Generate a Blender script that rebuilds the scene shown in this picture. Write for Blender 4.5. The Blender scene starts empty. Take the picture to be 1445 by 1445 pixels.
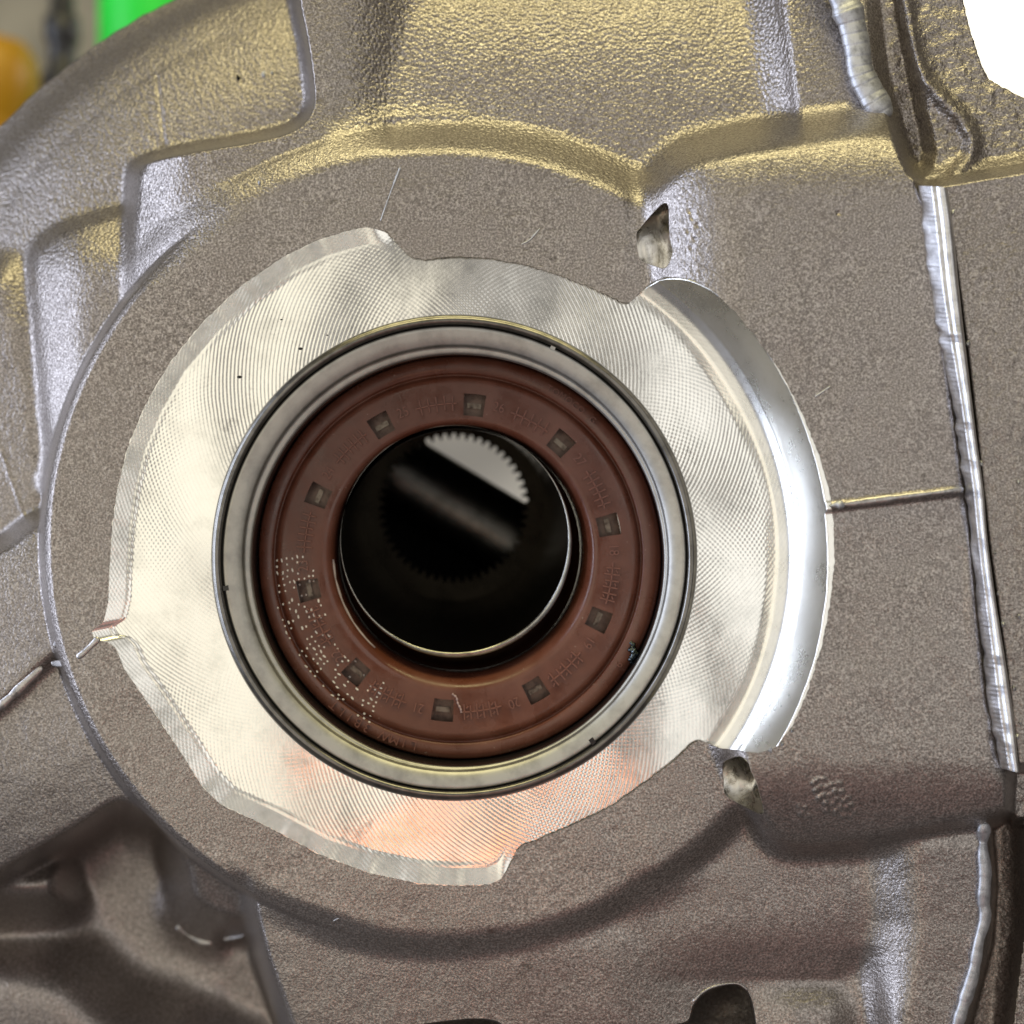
import bpy, math, random
import numpy as np
from mathutils import Vector

random.seed(7)
rng = np.random.default_rng(11)
scene = bpy.context.scene
COL = scene.collection

# ------------------------------------------------------------------ camera
S = 1e-4            # one drawing unit = 0.1 mm
D = 2200.0          # camera distance from the boss face, drawing units
CX = CY = 722.5
cam_d = bpy.data.cameras.new('camera')
cam = bpy.data.objects.new('camera', cam_d)
COL.objects.link(cam)
cam.location = (0, -D * S, 0)
cam.rotation_euler = (math.radians(90), 0, 0)
cam_d.sensor_width = 36
cam_d.lens = 36 * D / 1445.0
cam_d.clip_start = 0.01
cam_d.clip_end = 20
cam_d.dof.use_dof = True
cam_d.dof.focus_distance = (D + 10) * S
cam_d.dof.aperture_fstop = 13.0
scene.camera = cam

# ------------------------------------------------------------------ light
world = bpy.data.worlds.new('World')
scene.world = world
world.use_nodes = True
wb = world.node_tree.nodes['Background']
wb.inputs[0].default_value = (0.95, 0.87, 0.84, 1)
wb.inputs[1].default_value = 0.15

def area(name, loc, target, size, energy, color, size_y=None):
    l = bpy.data.lights.new(name, 'AREA')
    l.energy = energy
    l.color = color
    l.size = size
    if size_y:
        l.shape = 'RECTANGLE'
        l.size_y = size_y
    o = bpy.data.objects.new(name, l)
    COL.objects.link(o)
    o.location = loc
    o.rotation_euler = (Vector(target) - Vector(loc)).to_track_quat('-Z', 'Y').to_euler()
    return o

area('front_light', (-0.60, -1.25, 0.02), (0, 0, 0), 0.95, 5.0, (1.0, 0.94, 0.78), 1.5)
area('front_light', (0.50, -1.25, 0.12), (0, 0, 0), 0.75, 3.4, (1.0, 0.98, 0.92), 1.3)
area('ceiling_light', (0.02, -0.28, 0.75), (0, -0.03, 0), 0.8, 4.8, (1.0, 0.89, 0.44), 0.24)
area('window_light', (-1.0, -0.26, 0.10), (0, 0, 0), 0.40, 9.0, (0.74, 0.82, 1.0), 1.0)
area('red_glow', (0.10, -0.45, -0.50), (0.02, 0, -0.05), 0.30, 0.12, (1.0, 0.42, 0.34))  # light standing in for an unseen reddish thing below
area('orange_reflection', (-0.019, -0.36, -0.135), (-0.0072, 0, -0.0488), 0.036, 0.0021, (1.0, 0.33, 0.14)).data.spread = math.radians(50)  # added light standing in for an orange object mirrored in the milled face
area('wall_light', (0.50, 0.34, 0.34), (0.40, 0.7, 0.24), 0.25, 4.6, (1.0, 0.98, 0.95))

vs = scene.view_settings
vs.view_transform = 'Standard'
vs.look = 'None'
vs.exposure = 0.0
vs.gamma = 1.0
vs.use_curve_mapping = False

# ------------------------------------------------------------------ helpers
def P(px, py, h):
    """drawing point (right, down) at height h towards the viewer -> world metres"""
    k = (D - h) / D
    return ((px - CX) * k * S, -h * S, (CY - py) * k * S)

def Pn(px, py, h):
    k = (D - h) / D
    return np.stack([(px - CX) * k * S, -h * S + 0 * px, (CY - py) * k * S], -1)

def link(o, parent=None):
    COL.objects.link(o)
    if parent:
        o.parent = parent
    return o

def mesh_np(name, verts, faces, mat, parent=None, smooth=True, attrs=None):
    verts = np.asarray(verts, np.float32).reshape(-1, 3)
    me = bpy.data.meshes.new(name)
    if isinstance(faces, np.ndarray):
        n = faces.shape[1]
        me.vertices.add(len(verts))
        me.vertices.foreach_set('co', verts.ravel())
        me.loops.add(faces.size)
        me.loops.foreach_set('vertex_index', faces.astype(np.int32).ravel())
        me.polygons.add(len(faces))
        me.polygons.foreach_set('loop_start', np.arange(0, faces.size, n, dtype=np.int32))
        me.polygons.foreach_set('loop_total', np.full(len(faces), n, np.int32))
        me.update(calc_edges=True)
    else:
        me.from_pydata([tuple(v) for v in verts.tolist()], [], faces)
    if attrs:
        for k, v in attrs.items():
            a = me.attributes.new(k, 'FLOAT', 'POINT')
            a.data.foreach_set('value', np.asarray(v, np.float32))
    me.polygons.foreach_set('use_smooth', np.full(len(me.polygons), smooth))
    me.update()
    if mat:
        me.materials.append(mat)
    return link(bpy.data.objects.new(name, me), parent)

def thing(name, label, cat, loc=(0, 0, 0), group=None):
    o = bpy.data.objects.new(name, None)
    o.empty_display_size = 0.01
    COL.objects.link(o)
    o.location = loc
    tag(o, label, cat, group)
    return o

def tag(o, label, cat, group=None):
    o['label'] = label
    o['category'] = cat
    if group:
        o['group'] = group
    return o

def catmull(pts, n=6, closed=True):
    p = np.array(pts, float)
    m = len(p)
    out = []
    for i in range(m if closed else m - 1):
        if closed:
            a, b, c, d = p[(i - 1) % m], p[i], p[(i + 1) % m], p[(i + 2) % m]
        else:
            a, b, c, d = p[max(i - 1, 0)], p[i], p[i + 1], p[min(i + 2, m - 1)]
        for k in range(n):
            t = k / n
            out.append(0.5 * ((2 * b) + (c - a) * t + (2 * a - 5 * b + 4 * c - d) * t * t + (3 * b - a - 3 * c + d) * t ** 3))
    if not closed:
        out.append(p[-1])
    return np.array(out)

def sd_poly(X, Y, poly):
    """signed distance, negative inside"""
    poly = np.asarray(poly, float)
    d2 = np.full(X.shape, 1e18)
    ins = np.zeros(X.shape, bool)
    n = len(poly)
    for i in range(n):
        ax, ay = poly[i]
        bx, by = poly[(i + 1) % n]
        ex, ey = bx - ax, by - ay
        l2 = ex * ex + ey * ey
        if l2 < 1e-9:
            continue
        t = np.clip(((X - ax) * ex + (Y - ay) * ey) / l2, 0, 1)
        dx = X - ax - t * ex
        dy = Y - ay - t * ey
        np.minimum(d2, dx * dx + dy * dy, out=d2)
        if ay != by:
            c = ((ay > Y) != (by > Y)) & (X < ex * (Y - ay) / ey + ax)
            ins ^= c
    d = np.sqrt(d2)
    return np.where(ins, -d, d)

def sd_line(X, Y, pts):
    pts = np.asarray(pts, float)
    d2 = np.full(X.shape, 1e18)
    for i in range(len(pts) - 1):
        ax, ay = pts[i]
        ex, ey = pts[i + 1] - pts[i]
        t = np.clip(((X - ax) * ex + (Y - ay) * ey) / (ex * ex + ey * ey), 0, 1)
        np.minimum(d2, (X - ax - t * ex) ** 2 + (Y - ay - t * ey) ** 2, out=d2)
    return np.sqrt(d2)

def sstep(x):
    x = np.clip(x, 0, 1)
    return x * x * (3 - 2 * x)

def sp(x, k=26.0):
    return 0.5 * (x + np.sqrt(x * x + k * k))

def vnoise(X, Y, scale, seed):
    r = np.random.default_rng(seed)
    g = r.random((64, 64)) * 2 - 1
    u = X / scale + 1000.0
    v = Y / scale + 1000.0
    i = np.floor(u).astype(int)
    j = np.floor(v).astype(int)
    fu = sstep(u - i)
    fv = sstep(v - j)
    a = g[i % 64, j % 64]
    b = g[(i + 1) % 64, j % 64]
    c = g[i % 64, (j + 1) % 64]
    d = g[(i + 1) % 64, (j + 1) % 64]
    return (a * (1 - fu) + b * fu) * (1 - fv) + (c * (1 - fu) + d * fu) * fv

# ------------------------------------------------------------------ materials
class N:
    def __init__(self, name):
        self.m = bpy.data.materials.new(name)
        self.m.use_nodes = True
        self.t = self.m.node_tree
        self.b = self.t.nodes['Principled BSDF']
    def node(self, kind, **kw):
        n = self.t.nodes.new(kind)
        for k, v in kw.items():
            setattr(n, k, v)
        return n
    def link(self, a, b):
        self.t.links.new(a, b)
    def coord(self):
        return self.node('ShaderNodeTexCoord').outputs['Object']
    def noise(self, scale, detail=3, rough=0.55, vec=None):
        n = self.node('ShaderNodeTexNoise')
        n.inputs['Scale'].default_value = scale
        n.inputs['Detail'].default_value = detail
        n.inputs['Roughness'].default_value = rough
        self.link(vec or self.coord(), n.inputs['Vector'])
        return n.outputs['Fac']
    def ramp(self, fac, stops):
        r = self.node('ShaderNodeValToRGB')
        e = r.color_ramp.elements
        while len(e) < len(stops):
            e.new(0.5)
        for el, (p, c) in zip(e, stops):
            el.position = p
            el.color = (c[0], c[1], c[2], 1) if isinstance(c, tuple) else (c, c, c, 1)
        self.link(fac, r.inputs[0])
        return r.outputs[0]
    def math(self, op, a, b=None, c=None, clamp=False):
        n = self.node('ShaderNodeMath', operation=op, use_clamp=clamp)
        for i, v in enumerate((a, b, c)):
            if v is None:
                continue
            if isinstance(v, (int, float)):
                n.inputs[i].default_value = v
            else:
                self.link(v, n.inputs[i])
        return n.outputs[0]
    def bump(self, height, dist, strength=1.0, prev=None):
        n = self.node('ShaderNodeBump')
        n.inputs['Strength'].default_value = strength
        n.inputs['Distance'].default_value = dist
        self.link(height, n.inputs['Height'])
        if prev:
            self.link(prev, n.inputs['Normal'])
        return n.outputs['Normal']
    def attr(self, name):
        return self.node('ShaderNodeAttribute', attribute_name=name).outputs['Fac']
    def mixc(self, fac, a, b):
        n = self.node('ShaderNodeMix', data_type='RGBA')
        if isinstance(fac, (int, float)):
            n.inputs[0].default_value = fac
        else:
            self.link(fac, n.inputs[0])
        for s, v in ((6, a), (7, b)):
            if isinstance(v, tuple):
                n.inputs[s].default_value = (*v, 1)
            else:
                self.link(v, n.inputs[s])
        return n.outputs[2]
    def set(self, **kw):
        names = dict(color='Base Color', metal='Metallic', rough='Roughness', normal='Normal', aniso='Anisotropic',
                     spec='Specular IOR Level', coat='Coat Weight', coatr='Coat Roughness', tangent='Tangent')
        for k, v in kw.items():
            i = self.b.inputs[names[k]]
            if isinstance(v, tuple):
                i.default_value = (*v, 1)
            elif isinstance(v, (int, float)):
                i.default_value = v
            else:
                self.link(v, i)
        return self

def mat_cast():
    n = N('cast_aluminium')
    co = n.coord()
    fine = n.noise(3300, 2, 0.6, co)
    grain = n.noise(1250, 2, 0.5, co)
    blot = n.noise(45, 4, 0.6, co)
    vor = n.node('ShaderNodeTexVoronoi')
    vor.inputs['Scale'].default_value = 1700
    n.link(co, vor.inputs['Vector'])
    col = n.ramp(fine, [(0.30, (0.115, 0.101, 0.094)), (0.50, (0.275, 0.248, 0.235)), (0.70, (0.56, 0.515, 0.49))])
    col = n.mixc(n.math('MULTIPLY', n.ramp(blot, [(0.35, 0.0), (0.65, 1.0)]), 0.30), col, (0.235, 0.205, 0.188))
    rough = n.math('ADD', n.math('MULTIPLY', grain, 0.14), 0.31)
    b1 = n.bump(fine, 1.2e-4, 0.72)
    peb = n.math('MULTIPLY', n.math('SUBTRACT', 1.0, vor.outputs['Distance']), n.attr('pebble'))
    b2 = n.bump(peb, 3.0e-4, 0.5, b1)
    b3 = n.bump(n.math('MULTIPLY', n.noise(420, 4, 0.65, co), n.attr('sand')), 1.1e-3, 0.5, b2)
    big = n.noise(16, 4, 0.6, co)
    bigr = n.ramp(big, [(0.36, 0.0), (0.62, 1.0)])
    col = n.mixc(n.math('MULTIPLY', bigr, 0.22), col, (0.36, 0.335, 0.32))
    pits = n.ramp(n.noise(260, 3, 0.7, co), [(0.28, 1.0), (0.33, 0.0)])
    col = n.mixc(n.math('MULTIPLY', pits, 0.55), col, (0.07, 0.058, 0.05))
    rough = n.math('SUBTRACT', rough, n.math('MULTIPLY', bigr, 0.05))
    n.set(color=col, metal=0.85, rough=rough, normal=b3)
    return n.m

def mat_machined():
    n = N('milled_aluminium')
    co = n.coord()
    sep = n.node('ShaderNodeSeparateXYZ')
    n.link(co, sep.inputs[0])
    c0 = P(641, 787, -12)
    x = n.math('DIVIDE', n.math('SUBTRACT', sep.outputs[0], c0[0]), S)
    y = n.math('DIVIDE', n.math('SUBTRACT', sep.outputs[2], c0[2]), S)
    def hatch(ox, oy, rho, pitch):
        # arcs left by a cutter of radius rho that walks past (ox, oy)
        dx = n.math('SUBTRACT', x, ox)
        dy = n.math('SUBTRACT', y, oy)
        r = n.math('SQRT', n.math('ADD', n.math('MULTIPLY', dx, dx), n.math('MULTIPLY', dy, dy)))
        return n.math('ADD', n.math('MULTIPLY', n.math('SINE', n.math('MULTIPLY', r, 2 * math.pi / pitch)), 0.5), 0.5)
    th = n.math('ARCTAN2', y, x)
    r = n.math('SQRT', n.math('ADD', n.math('MULTIPLY', x, x), n.math('MULTIPLY', y, y)))
    def orbit(e, rho, cnt, sgn):
        ca = n.math('DIVIDE', n.math('ADD', n.math('MULTIPLY', r, r), e * e - rho * rho), n.math('MULTIPLY', r, 2 * e))
        al = n.math('ARCCOSINE', n.math('MINIMUM', n.math('MAXIMUM', ca, -1.0), 1.0))
        ph = n.math('MULTIPLY', n.math('ADD', th, n.math('MULTIPLY', al, float(sgn))), float(cnt))
        ph = n.math('ADD', ph, n.math('MULTIPLY', n.noise(120, 2, 0.5, co), 5.0 if cnt > 50 else 1.0))
        return n.math('ADD', n.math('MULTIPLY', n.math('SINE', ph), 0.5), 0.5)
    a = orbit(250, 300, 290, 1)
    b = orbit(250, 300, 290, -1)
    patch = n.noise(38, 2, 0.5, co)
    pa = n.ramp(patch, [(0.44, 0.06), (0.58, 1.0)])
    pb = n.ramp(n.noise(30, 2, 0.5, co), [(0.42, 1.0), (0.55, 0.10)])
    hsum = n.math('ADD', n.math('MULTIPLY', a, pa), n.math('MULTIPLY', b, pb))
    wall = n.attr('wall')
    hsum = n.math('MULTIPLY', hsum, n.math('SUBTRACT', 1.0, n.math('MULTIPLY', wall, 0.85)))
    broad = n.math('ADD', orbit(250, 300, 8, 1), orbit(250, 300, 11, -1))
    broad = n.math('MULTIPLY', broad, n.math('SUBTRACT', 1.0, wall))
    n0 = n.bump(broad, 1.3e-4, 1.0)
    n1 = n.bump(hsum, 0.125e-4, 1.0, n0)
    n2 = n.bump(n.noise(900, 4, 0.6, co), 0.5e-4, 0.25, n1)
    smear = n.noise(160, 5, 0.7, co)
    col = n.ramp(smear, [(0.32, (0.72, 0.715, 0.68)), (0.5, (0.87, 0.86, 0.82)), (0.7, (0.91, 0.90, 0.865))])
    sc1 = n.ramp(n.noise(70, 6, 0.75, co), [(0.62, 0.0), (0.67, 1.0)])
    col = n.mixc(n.math('MULTIPLY', sc1, 0.6), col, (0.50, 0.49, 0.47))
    rough = n.math('ADD', n.math('ADD', n.math('MULTIPLY', smear, 0.10), 0.17), n.math('MULTIPLY', wall, 0.06))
    n.set(color=col, metal=1.0, rough=rough, normal=n2)
    return n.m

def mat_metal(name, col, rough, var=0.06, scale=300, bump=0.0, dark=None, metal=1.0):
    n = N(name)
    co = n.coord()
    f = n.noise(scale, 5, 0.65, co)
    dk = dark or tuple(c * 0.6 for c in col)
    c = n.ramp(f, [(0.32, dk), (0.56, col)])
    r = n.math('ADD', n.math('MULTIPLY', f, var * 2), rough - var)
    n.set(color=c, metal=metal, rough=r)
    if bump:
        n.set(normal=n.bump(f, bump, 0.6))
    return n.m

def mat_rubber():
    n = N('brown_rubber')
    co = n.coord()
    f = n.noise(220, 5, 0.65, co)
    c = n.ramp(f, [(0.3, (0.095, 0.030, 0.017)), (0.6, (0.132, 0.043, 0.025)), (0.8, (0.16, 0.057, 0.036))])
    r = n.math('ADD', n.math('MULTIPLY', n.ramp(n.noise(110, 4, 0.65, co), [(0.36, 0.0), (0.62, 1.0)]), 0.30), 0.16)
    dust = n.ramp(n.noise(1700, 2, 0.6, co), [(0.70, 0.0), (0.75, 1.0)])
    patchy = n.ramp(n.noise(130, 3, 0.6, co), [(0.45, 0.0), (0.65, 1.0)])
    c = n.mixc(n.math('MULTIPLY', n.math('MULTIPLY', dust, patchy), 0.7), c, (0.42, 0.33, 0.28))
    c = n.mixc(n.math('MULTIPLY', patchy, 0.18), c, (0.24, 0.12, 0.09))
    n.set(color=c, metal=0.0, rough=r, spec=0.5, normal=n.bump(n.noise(3200, 2, 0.5, co), 0.5e-4, 0.25))
    return n.m

def mat_plain(name, col, rough=0.5, var=0.25, scale=60, spec=0.5):
    n = N(name)
    f = n.noise(scale, 4, 0.6)
    c = n.ramp(f, [(0.3, tuple(v * (1 - var) for v in col)), (0.7, col)])
    n.set(color=c, rough=rough, spec=spec)
    return n.m

CAST = mat_cast()
MILL = mat_machined()
STEEL = mat_metal('ring_steel', (0.46, 0.45, 0.42), 0.50, 0.08, 260, 0.3e-4, (0.33, 0.32, 0.30))
DARKSTEEL = mat_metal('rim_steel', (0.21, 0.20, 0.185), 0.30, 0.06, 500, 0.3e-4)
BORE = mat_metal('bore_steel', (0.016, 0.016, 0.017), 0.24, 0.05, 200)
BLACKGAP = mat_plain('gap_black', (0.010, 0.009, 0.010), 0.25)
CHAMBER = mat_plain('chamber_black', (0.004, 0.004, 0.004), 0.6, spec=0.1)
RUBBER = mat_rubber()
MARK = mat_plain('highlight_rubber', (0.26, 0.105, 0.075), 0.35, 0.25, 1500)  # lighter than the seal rubber: highlight on the raised marks put into colour
WINFLOOR = mat_metal('window_insert', (0.13, 0.085, 0.065), 0.4, 0.08, 700, 0, (0.05, 0.025, 0.018), 0.35)
WELD = mat_metal('bright_bead', (0.58, 0.59, 0.63), 0.54, 0.06, 900, 0.6e-4)
MILLEDGE = mat_metal('milled_edge', (0.70, 0.70, 0.72), 0.36, 0.08, 500, 0.5e-4)
FLASH = mat_metal('flash_metal', (0.48, 0.46, 0.45), 0.36, 0.08, 900, 1.2e-4)
POCKET = mat_metal('pocket_metal', (0.88, 0.86, 0.82), 0.28, 0.08, 350, 1.0e-4, (0.22, 0.20, 0.16))
INK = mat_plain('white_ink', (0.80, 0.75, 0.70), 0.6, 0.1, 2000)
STRIP = mat_metal('case_strip_steel', (0.20, 0.17, 0.14), 0.45, 0.08, 900, 0, (0.05, 0.035, 0.03))
GEARM = mat_metal('gear_steel', (0.018, 0.015, 0.011), 0.28, 0.05, 300)

# ------------------------------------------------------------------ casting height field (units of 0.1 mm)
STEP = 2.0
LO, HI = -140.0, 1586.0
ax = np.arange(LO, HI + 0.1, STEP)
NX = len(ax)
GX, GY = np.meshgrid(ax, ax)          # GY rows = down
PC = (622.0, 768.0)                   # boss axis in the drawing
RR = np.hypot(GX - PC[0], GY - PC[1])

H = -185.0 - 0.10 * np.clip(RR - 600, 0, None) - 0.0026 * np.clip(RR - 640, 0, None) ** 2
H = np.maximum(H, -420.0)

def win(poly, w):
    p = np.asarray(poly)
    m = w + 6
    i0 = max(0, int((p[:, 0].min() - m - LO) / STEP))
    i1 = min(NX, int((p[:, 0].max() + m - LO) / STEP) + 2)
    j0 = max(0, int((p[:, 1].min() - m - LO) / STEP))
    j1 = min(NX, int((p[:, 1].max() + m - LO) / STEP) + 2)
    return slice(j0, j1), slice(i0, i1)

def blend(poly, target, w, smooth=5, arr=None, amt=1.0, tail=False):
    A = H if arr is None else arr
    if smooth:
        poly = catmull(poly, smooth)
    s = win(poly, w * (5 if tail else 1))
    X, Y = GX[s], GY[s]
    if X.size == 0:
        return
    sd = sd_poly(X, Y, poly)
    t = (np.exp(-np.clip(sd, 0, None) / w) if tail else sstep(0.5 - sd / w)) * amt
    tg = target(X, Y) if callable(target) else target
    A[s] = A[s] * (1 - t) + tg * t

def ridge(pts, amp, w, smooth=6):
    p = catmull(pts, smooth, closed=False) if smooth else np.array(pts, float)
    s = win(p, w * 3)
    d = sd_line(GX[s], GY[s], p)
    H[s] += amp * np.exp(-(d / w) ** 2)

# creases of the bell rim
s_left = (GX < 330) & (GY < 420)
H -= np.where(s_left, 5.0 * np.exp(-((RR - 781) / 2.5) ** 2), 0)
H -= np.where((GY < 240) & (GX < 420), 26 * sstep((RR - 812) / 34), 0)

# left outer lug panel strip
blend([(-160, 470), (-10, 380), (30, 420), (70, 640), (40, 740), (-160, 800)], lambda X, Y: -175 + 0.0 * X + 0.35 * np.clip(X, -60, 60) * 0.4, 60)
# block B
blend([(43, 372), (62, 338), (110, 314), (200, 292), (330, 300), (330, 700), (80, 700), (66, 630), (50, 470)],
      lambda X, Y: np.maximum(-98 - 0.95 * sp(108 - X, 30) - 0.85 * sp(366 - Y, 30), -195), 16)
# centre top panel
def top_panel(X, Y):
    q = np.clip(215 - Y, 0, 420)
    return -72 - 0.03 * q - 0.0000032 * q ** 3 + np.where(X < 800, 0.00016, -0.00022) * (X - 800) ** 2 * np.clip(q / 200, 0, 1)
blend([(505, -160), (1150, -160), (1150, 260), (900, 330), (620, 250), (470, 250), (500, 150)], top_panel, 60, 0)
# right top panel (behind the round rib)
blend([(1054, -170), (1100, 150), (1105, 215), (1300, 260), (1300, -170)], lambda X, Y: -40 - 0.0006 * np.clip(190 - Y, 0, 400) ** 2, 76, 0)
blend([(1078, -170), (1121, 140), (1128, 215), (1300, 260), (1300, -170)], lambda X, Y: -29 - 0.0006 * np.clip(190 - Y, 0, 400) ** 2, 18, 0)
# block A with the upright rib
BLA = [(186, 262), (192, 238), (222, 224), (290, 210), (370, 196), (418, 180), (441, 150), (440, 110), (432, 55), (420, -10), (405, -170),
       (600, -170), (592, 0), (578, 90), (545, 190), (560, 300), (380, 460), (190, 470), (178, 400), (182, 330)]
bla_h = lambda X, Y: -24 - 0.05 * np.clip(200 - Y, 0, 400) - 1.0 * sp(246 - X, 34) * sstep((Y - 150) / 80) - 0.85 * sp(X - 505, 50) * sstep((250 - Y) / 100)
blend(BLA, bla_h, 14, 4)

# lower centre panel and column
def low_panel(X, Y):
    return -40 - 0.10 * np.clip(Y - 1330, 0, 300) + 14 * np.sin((X - 420) / 190.0) * sstep((Y - 1250) / 120)
deep = lambda X, Y: -430 - 0.1 * (Y - 1300) + 0.10 * (X - 200)
blend([(-160, 1160), (160, 1080), (420, 1180), (430, 1600), (-160, 1600)], deep, 60, 0)
# rounded bodies inside the deep hollow
blend([(-160, 1330), (40, 1330), (110, 1350), (170, 1410), (260, 1440), (340, 1480), (430, 1560), (430, 1640), (-160, 1640)],
      lambda X, Y: -275 - 0.10 * (Y - 1290) + 0.06 * (X - 100), 130, 0)
blend([(-60, 1240), (40, 1222), (84, 1216), (96, 1250), (90, 1285), (-60, 1290)], -255, 60)
blend([(240, 1170), (300, 1180), (372, 1240), (382, 1300), (318, 1312), (268, 1296), (250, 1240)], lambda X, Y: -190 - 0.45 * (Y - 1200), 46)
blend([(345, 1180), (352, 1290), (366, 1350), (398, 1440), (440, 1600), (1500, 1600), (1500, 1000), (700, 1000)], low_panel, 10, 0)
# lower left lug
blend([(-160, 880), (40, 850), (150, 880), (230, 980), (330, 1150), (200, 1142), (165, 1136), (100, 1176), (-10, 1237), (-160, 1324)],
      lambda X, Y: -70 + 0.10 * (X - 100) - 0.0009 * np.clip(Y - 1010, 0, 400) ** 2, 13, 4, tail=True)
# left upper lug
blend([(-160, 830), (-10, 772), (30, 745), (58, 728), (110, 720), (160, 900), (128, 912), (72, 934), (0, 1002), (-160, 1120)],
      lambda X, Y: -48 + 0.16 * (X - 60) - 0.0022 * np.clip(850 - Y, 0, 200) ** 2, 20, 3)

# boss plateau
ang = np.arctan2(GY - PC[1], GX - PC[0])
low = sstep((np.sin(ang) - 0.25) / 0.4)
t_up = sstep(0.5 - (RR - 578) / 56.0)
t_low = sstep(0.5 - (RR - 568) / 46.0)
t = t_up * (1 - low) + t_low * low
tl = sstep(0.5 - (RR - 548) / 14.0)              # tighter on the left
wl = sstep((560 - GX) / 260.0) * sstep((GY - 260) / 160.0)
t = t * (1 - wl) + tl * wl
H = H * (1 - t) + (0.0) * t

# right block
BLK = [(903, 272), (922, 244), (958, 216), (1010, 200), (1120, 182), (1245, 168), (1300, 200), (1345, 262), (1350, 360), (1359, 470), (1369, 560),
       (1386, 690), (1399, 800), (1412, 930), (1424, 1040), (1428, 1110), (1420, 1150), (1320, 1170), (1210, 1192), (1120, 1198), (1082, 1172), (1052, 1112),
       (1010, 1000), (960, 700), (955, 500), (925, 400), (908, 330)]
def blk_h(X, Y):
    return 80 + 0.02 * (X - 1150) - 0.0030 * np.clip(285 - Y, 0, 300) ** 2 - 0.0036 * np.clip(Y - 1060, 0, 150) ** 2 - 0.0035 * np.clip(1060 - X, 0, 200) ** 2
blend(BLK, blk_h, 56, 3)
def gblur(A, sig):
    r = int(3 * sig)
    k = np.exp(-0.5 * (np.arange(-r, r + 1) / sig) ** 2)
    k /= k.sum()
    for axx in (0, 1):
        Ap = np.pad(A, [(r, r) if q == axx else (0, 0) for q in (0, 1)], 'edge')
        n = A.shape[axx]
        A = sum(w * np.take(Ap, range(i, i + n), axis=axx) for i, w in enumerate(k))
    return A
# lower right soft rib and arched opening
blend([(1252, 1150), (1262, 1300), (1240, 1445), (1225, 1600), (1500, 1600), (1500, 1150)], lambda X, Y: 6 - 0.05 * (Y - 1200), 96, 0)
blend([(800, 1352), (1215, 1360), (1260, 1600), (800, 1600)], lambda X, Y: low_panel(X, Y) - (24 - 0.1 * (Y - 1350)) * sstep((X - 850) / 200) + 22 * sstep((Y - 1375) / 60) * sstep((X - 1040) / 90) * sstep((1240 - X) / 80), 70, 0)
blk2 = H.copy()
blend(BLK, blk_h, 16, 3)
H = blk2 + (H - blk2) * sstep((GY - 1040) / 60)
Hb = gblur(H, 9.0)
H = gblur(H, 2.6)
mb = sstep((GX - 470) / 30) * sstep((680 - GX) / 40) * sstep((205 - GY) / 40) * sstep((RR - 590) / 20)          # right flank of the rib
mb = np.maximum(mb, sstep((GY - 1240) / 60) * sstep((330 - GX) / 30) * sstep((RR - 600) / 20))                 # deep hollow
mb = np.maximum(mb, sstep((GY - 1215) / 40) * sstep((GX - 860) / 60) * sstep((1200 - GX) / 30) * sstep((1385 - GY) / 20))
H = H + (Hb - H) * mb
t8 = sstep(0.5 - (RR - 563) / 9.0) * wl
H = H * (1 - t8) - 9.0 * wl * sstep((RR - 550) / 11.0) * t8
# crisp outer ledges of the rib and block A
Hc = H.copy()
blend(BLA, bla_h, 7, 4)
mA = sstep((470 - GX) / 25) * sstep((GX - 190) / 20) * sstep((270 - GY) / 25) * sstep((RR - 585) / 12)
H = Hc + (H - Hc) * mA
ridge([(222, 108), (226, 150), (232, 205)], -1.6, 1.8)
ridge([(-20, 560), (0, 632), (20, 690), (38, 742)], 1.6, 2.2)

# stepped parting line across the block
sl = [(1172, 713), (1260, 703), (1368, 689)]
d = GY - (713 - (GX - 1172) * 0.122)
msk = sstep((GX - 1150) / 20) * sstep((1372 - GX) / 14)
H += msk * (5.5 * np.exp(-((d - 2) / 5.5) ** 2) - 4.0 * sstep((d - 4) / 7) * sstep((300 - d) / 250))

# far right: rough cast flange
FL = [(1296, 262), (1450, 236), (1620, 205), (1620, 1160), (1445, 1130), (1432, 1085), (1412, 930), (1390, 770), (1362, 520), (1340, 350)]
blend([(1236, -170), (1258, 60), (1262, 170), (1299, 258), (1330, 300), (1450, 290), (1620, 260), (1620, -170)],
      lambda X, Y: -20 - 0.12 * np.clip(250 - Y, 0, 400), 20, 0)
# valley beside the weld, then a rough raised lip
blend([(1222, -170), (1238, 60), (1262, 165), (1290, 240), (1312, 215), (1292, 120), (1268, -20), (1255, -170)], -70, 26, 3)
ridge([(1262, -150), (1278, 20), (1300, 100), (1330, 140), (1362, 175), (1372, 215), (1350, 240)], 16, 11)
blend(FL, lambda X, Y: 66 + 0.05 * (X - 1400), 18, 0)
ridge([(1300, 252), (1370, 243), (1450, 229), (1600, 205)], 16, 9)
# below the block: dark valley and outer part on the right
blend([(1394, 1166), (1400, 1250), (1394, 1330), (1364, 1445), (1344, 1600), (1640, 1600), (1640, 1150), (1425, 1150)], -140, 18, 0)
blend([(1446, 1170), (1449, 1290), (1434, 1410), (1412, 1600), (1640, 1600), (1640, 1150)], -40, 9, 0, tail=True)
blend([(1428, 1082), (1436, 1084), (1640, 1090), (1640, 1160), (1430, 1160), (1424, 1140)], -60, 16, 0)

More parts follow.
